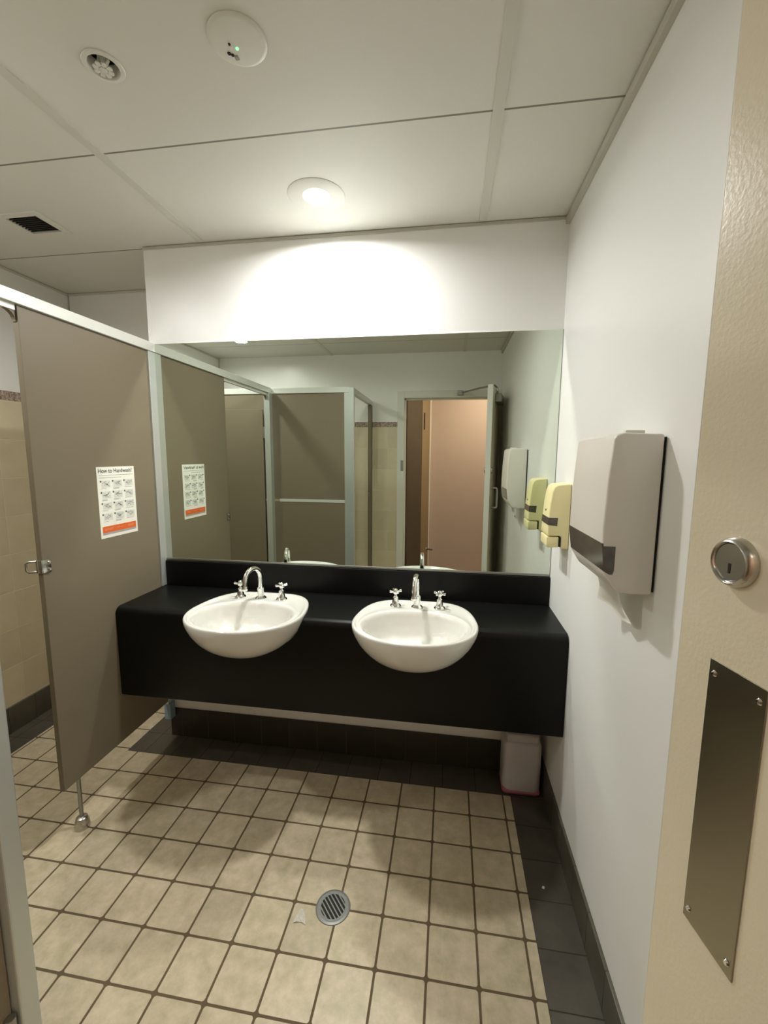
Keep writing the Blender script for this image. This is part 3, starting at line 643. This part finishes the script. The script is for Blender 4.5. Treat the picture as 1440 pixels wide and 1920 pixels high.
obj('lock_hole', lathe(bmesh.new(), [(0, -0.0016), (0.004, -0.0016), (0.004, 0.003), (0, 0.003)], (-0.077, -0.208, 1.292), 'X', 14), M_dark, sd)

# ================================================================== soap jug on the floor under the counter
jg = thing('soap_jug', (-0.105, -0.105, 0), 'milky plastic jug with pink soap standing under the counter corner', 'jug')
bm = box(bmesh.new(), (-0.188, -0.158, 0.0), (-0.024, -0.03, 0.262), 0.028, 4)
box(bm, (-0.176, -0.150, 0.25), (-0.036, -0.038, 0.29), 0.012, 3)
jo = obj('jug_body', bm, M_jug, jg, smooth=True)
obj('soap_band', box(bmesh.new(), (-0.190, -0.160, 0.002), (-0.022, -0.028, 0.040), 0.019, 3), M_pink, jg, smooth=True, label='pink soap left in the bottom')
obj('jug_cap', lathe(bmesh.new(), [(0, 0.285), (0.02, 0.285), (0.02, 0.315), (0, 0.315)], (-0.07, -0.09, 0), n=24), M_plas, jg, smooth=True)

# ================================================================== floor things
DR = (-0.804, -0.741)
fd = thing('floor_drain', (*DR, 0), 'round steel floor drain with slotted grate', 'drain')
obj('ring', lathe(bmesh.new(), [(0.046, 0.0005), (0.046, 0.0035), (0.052, 0.004), (0.057, 0.0025), (0.058, 0.0)], (*DR, 0), n=48), M_drain, fd, smooth=True)
obj('sump', lathe(bmesh.new(), [(0, 0.0006), (0.046, 0.0006)], (*DR, 0), n=32), M_dark, fd)
bm = bmesh.new(); ang = math.radians(-47); ca, sa = math.cos(ang), math.sin(ang)
def rot(x, y): return (DR[0] + x*ca - y*sa, DR[1] + x*sa + y*ca)
R1, R2 = 0.0465, 0.0405
lathe(bm, [(R2, 0.0010), (R2, 0.0034), (R1, 0.0034), (R1, 0.0010)], (*DR, 0), n=48)
for k in range(-3, 4):
    y = k*0.0116
    if abs(y) + 0.002 >= R2: continue
    xx = math.sqrt(R2*R2 - y*y) + 0.002
    prism(bm, [rot(-xx, y - 0.0021), rot(xx, y - 0.0021), rot(xx, y + 0.0021), rot(-xx, y + 0.0021)], 0.0010, 0.0033, 'Z')
obj('grate', bm, M_drain, fd)
ps = thing('paper_scrap', (-0.905, -0.789, 0.0), 'small torn white paper scrap beside the floor drain', 'paper scrap')
c0 = Vector((-0.906, -0.790, 0)); rows = []
for i, (wd, yy) in enumerate(((0.004, 0.026), (0.009, 0.018), (0.014, 0.006), (0.018, -0.008), (0.021, -0.020))):
    rows.append([(c0.x + 0.006 - 0.12*yy + wd*(k/4 - 0.5)*2, c0.y + yy + (0.007*math.cos((k/4 - 0.5)*PI) if i == 4 else 0.003*math.cos((k/4 - 0.5)*PI)*(i > 2)), 0.0012 + 0.003*abs(math.sin(k*1.2 + i))) for k in range(5)])
obj('scrap_sheet', sheet(rows, 0.0004), M_paper, ps)
sp = obj('paper_fleck', prism(bmesh.new(), [(-0.100, -0.566), (-0.092, -0.569), (-0.089, -0.562), (-0.095, -0.558)], 0.0002, 0.002, 'Z'), M_paper)
setp(sp, 'tiny white fleck on the dark border tiles', 'paper scrap')

# ================================================================== entry door, standing open
HX, HY = -0.047, -2.198; DW, DT = 0.78, 0.04
ang = math.atan2(0.984, -0.179)
dr = thing('door_1', (HX, HY, 0), 'cream entry door standing open with lock and steel push plate', 'door', rotz=ang, kind='structure')
def D(a, b, bev=0.0): return B(a, b, bev)
obj('leaf', D((0.004, -DT, 0.012), (DW, 0, 2.035), 0.0015), M_door, dr, local=True)
obj('edge_band', D((DW, -DT + 0.0005, 0.013), (DW + 0.0012, -0.0005, 2.034)), M_doorw, dr, local=True, label='pale painted free edge')
lkx, lkz = 0.715, 1.394
lk = obj('lock_cylinder', lathe(bmesh.new(), [(0, 0.0075), (0.0180, 0.0075), (0.0187, 0.0068), (0.0191, 0.0092), (0.0204, 0.0104), (0.0220, 0.0094), (0.0245, 0.0050), (0.0250, 0.0), (0, 0)], (lkx, 0, lkz), 'Y', 48), M_satin, dr, local=True, smooth=True)
bm = prism(bmesh.new(), [(lkx - 0.0012, lkz - 0.011), (lkx + 0.0012, lkz - 0.011), (lkx + 0.0015, lkz - 0.001), (lkx - 0.0015, lkz - 0.001)], 0.0074, 0.0079, 'Y')
obj('keyway', bm, M_dark, lk, local=True)
pp = obj('push_plate', D((0.6665, 0, 0.979), (0.7325, 0.0016, 1.287), 0.0004), M_steel, dr, local=True, label='brushed steel push plate')
for x in (0.6735, 0.7255):
    for z in (0.993, 1.273): obj('screw', lathe(bmesh.new(), [(0, 0.0036), (0.0022, 0.0033), (0.0034, 0.0018), (0.0034, 0.0012), (0, 0.0012)], (x, 0, z), 'Y', 16), M_chrome, pp, local=True, smooth=True)
bm = tube(bmesh.new(), [(0.70, -DT, 1.10), (0.70, -DT - 0.045, 1.10), (0.70, -DT - 0.05, 1.11), (0.70, -DT - 0.05, 1.245), (0.70, -DT - 0.045, 1.255), (0.70, -DT, 1.255)], 0.008, 12)
obj('pull_handle', bm, M_satin, dr, local=True, smooth=True)
obj('thumb_turn', lathe(bmesh.new(), [(0, -DT - 0.014), (0.022, -DT - 0.012), (0.025, -DT), (0, -DT)], (lkx, 0, lkz), 'Y', 24), M_satin, dr, local=True, smooth=True)
cl = obj('door_closer', D((0.30, -DT - 0.05, 1.93), (0.58, -DT, 1.995), 0.005), M_satind, dr, local=True)
cm = obj('door_closer_arm', tube(tube(bmesh.new(), [(-0.36, -2.18, 2.083), (-0.22, -1.93, 2.083), (-0.112, -1.74, 2.075)], 0.008, 8), [(-0.112, -1.74, 2.078), (-0.085, -1.76, 2.06), (-0.075, -1.76, 1.99)], 0.008, 8), M_satind, jamb)
obj('arm_bracket', B((-0.40, YREAR + 0.012, 2.062), (-0.345, YREAR + 0.045, 2.104), 0.004), M_satind, jamb)
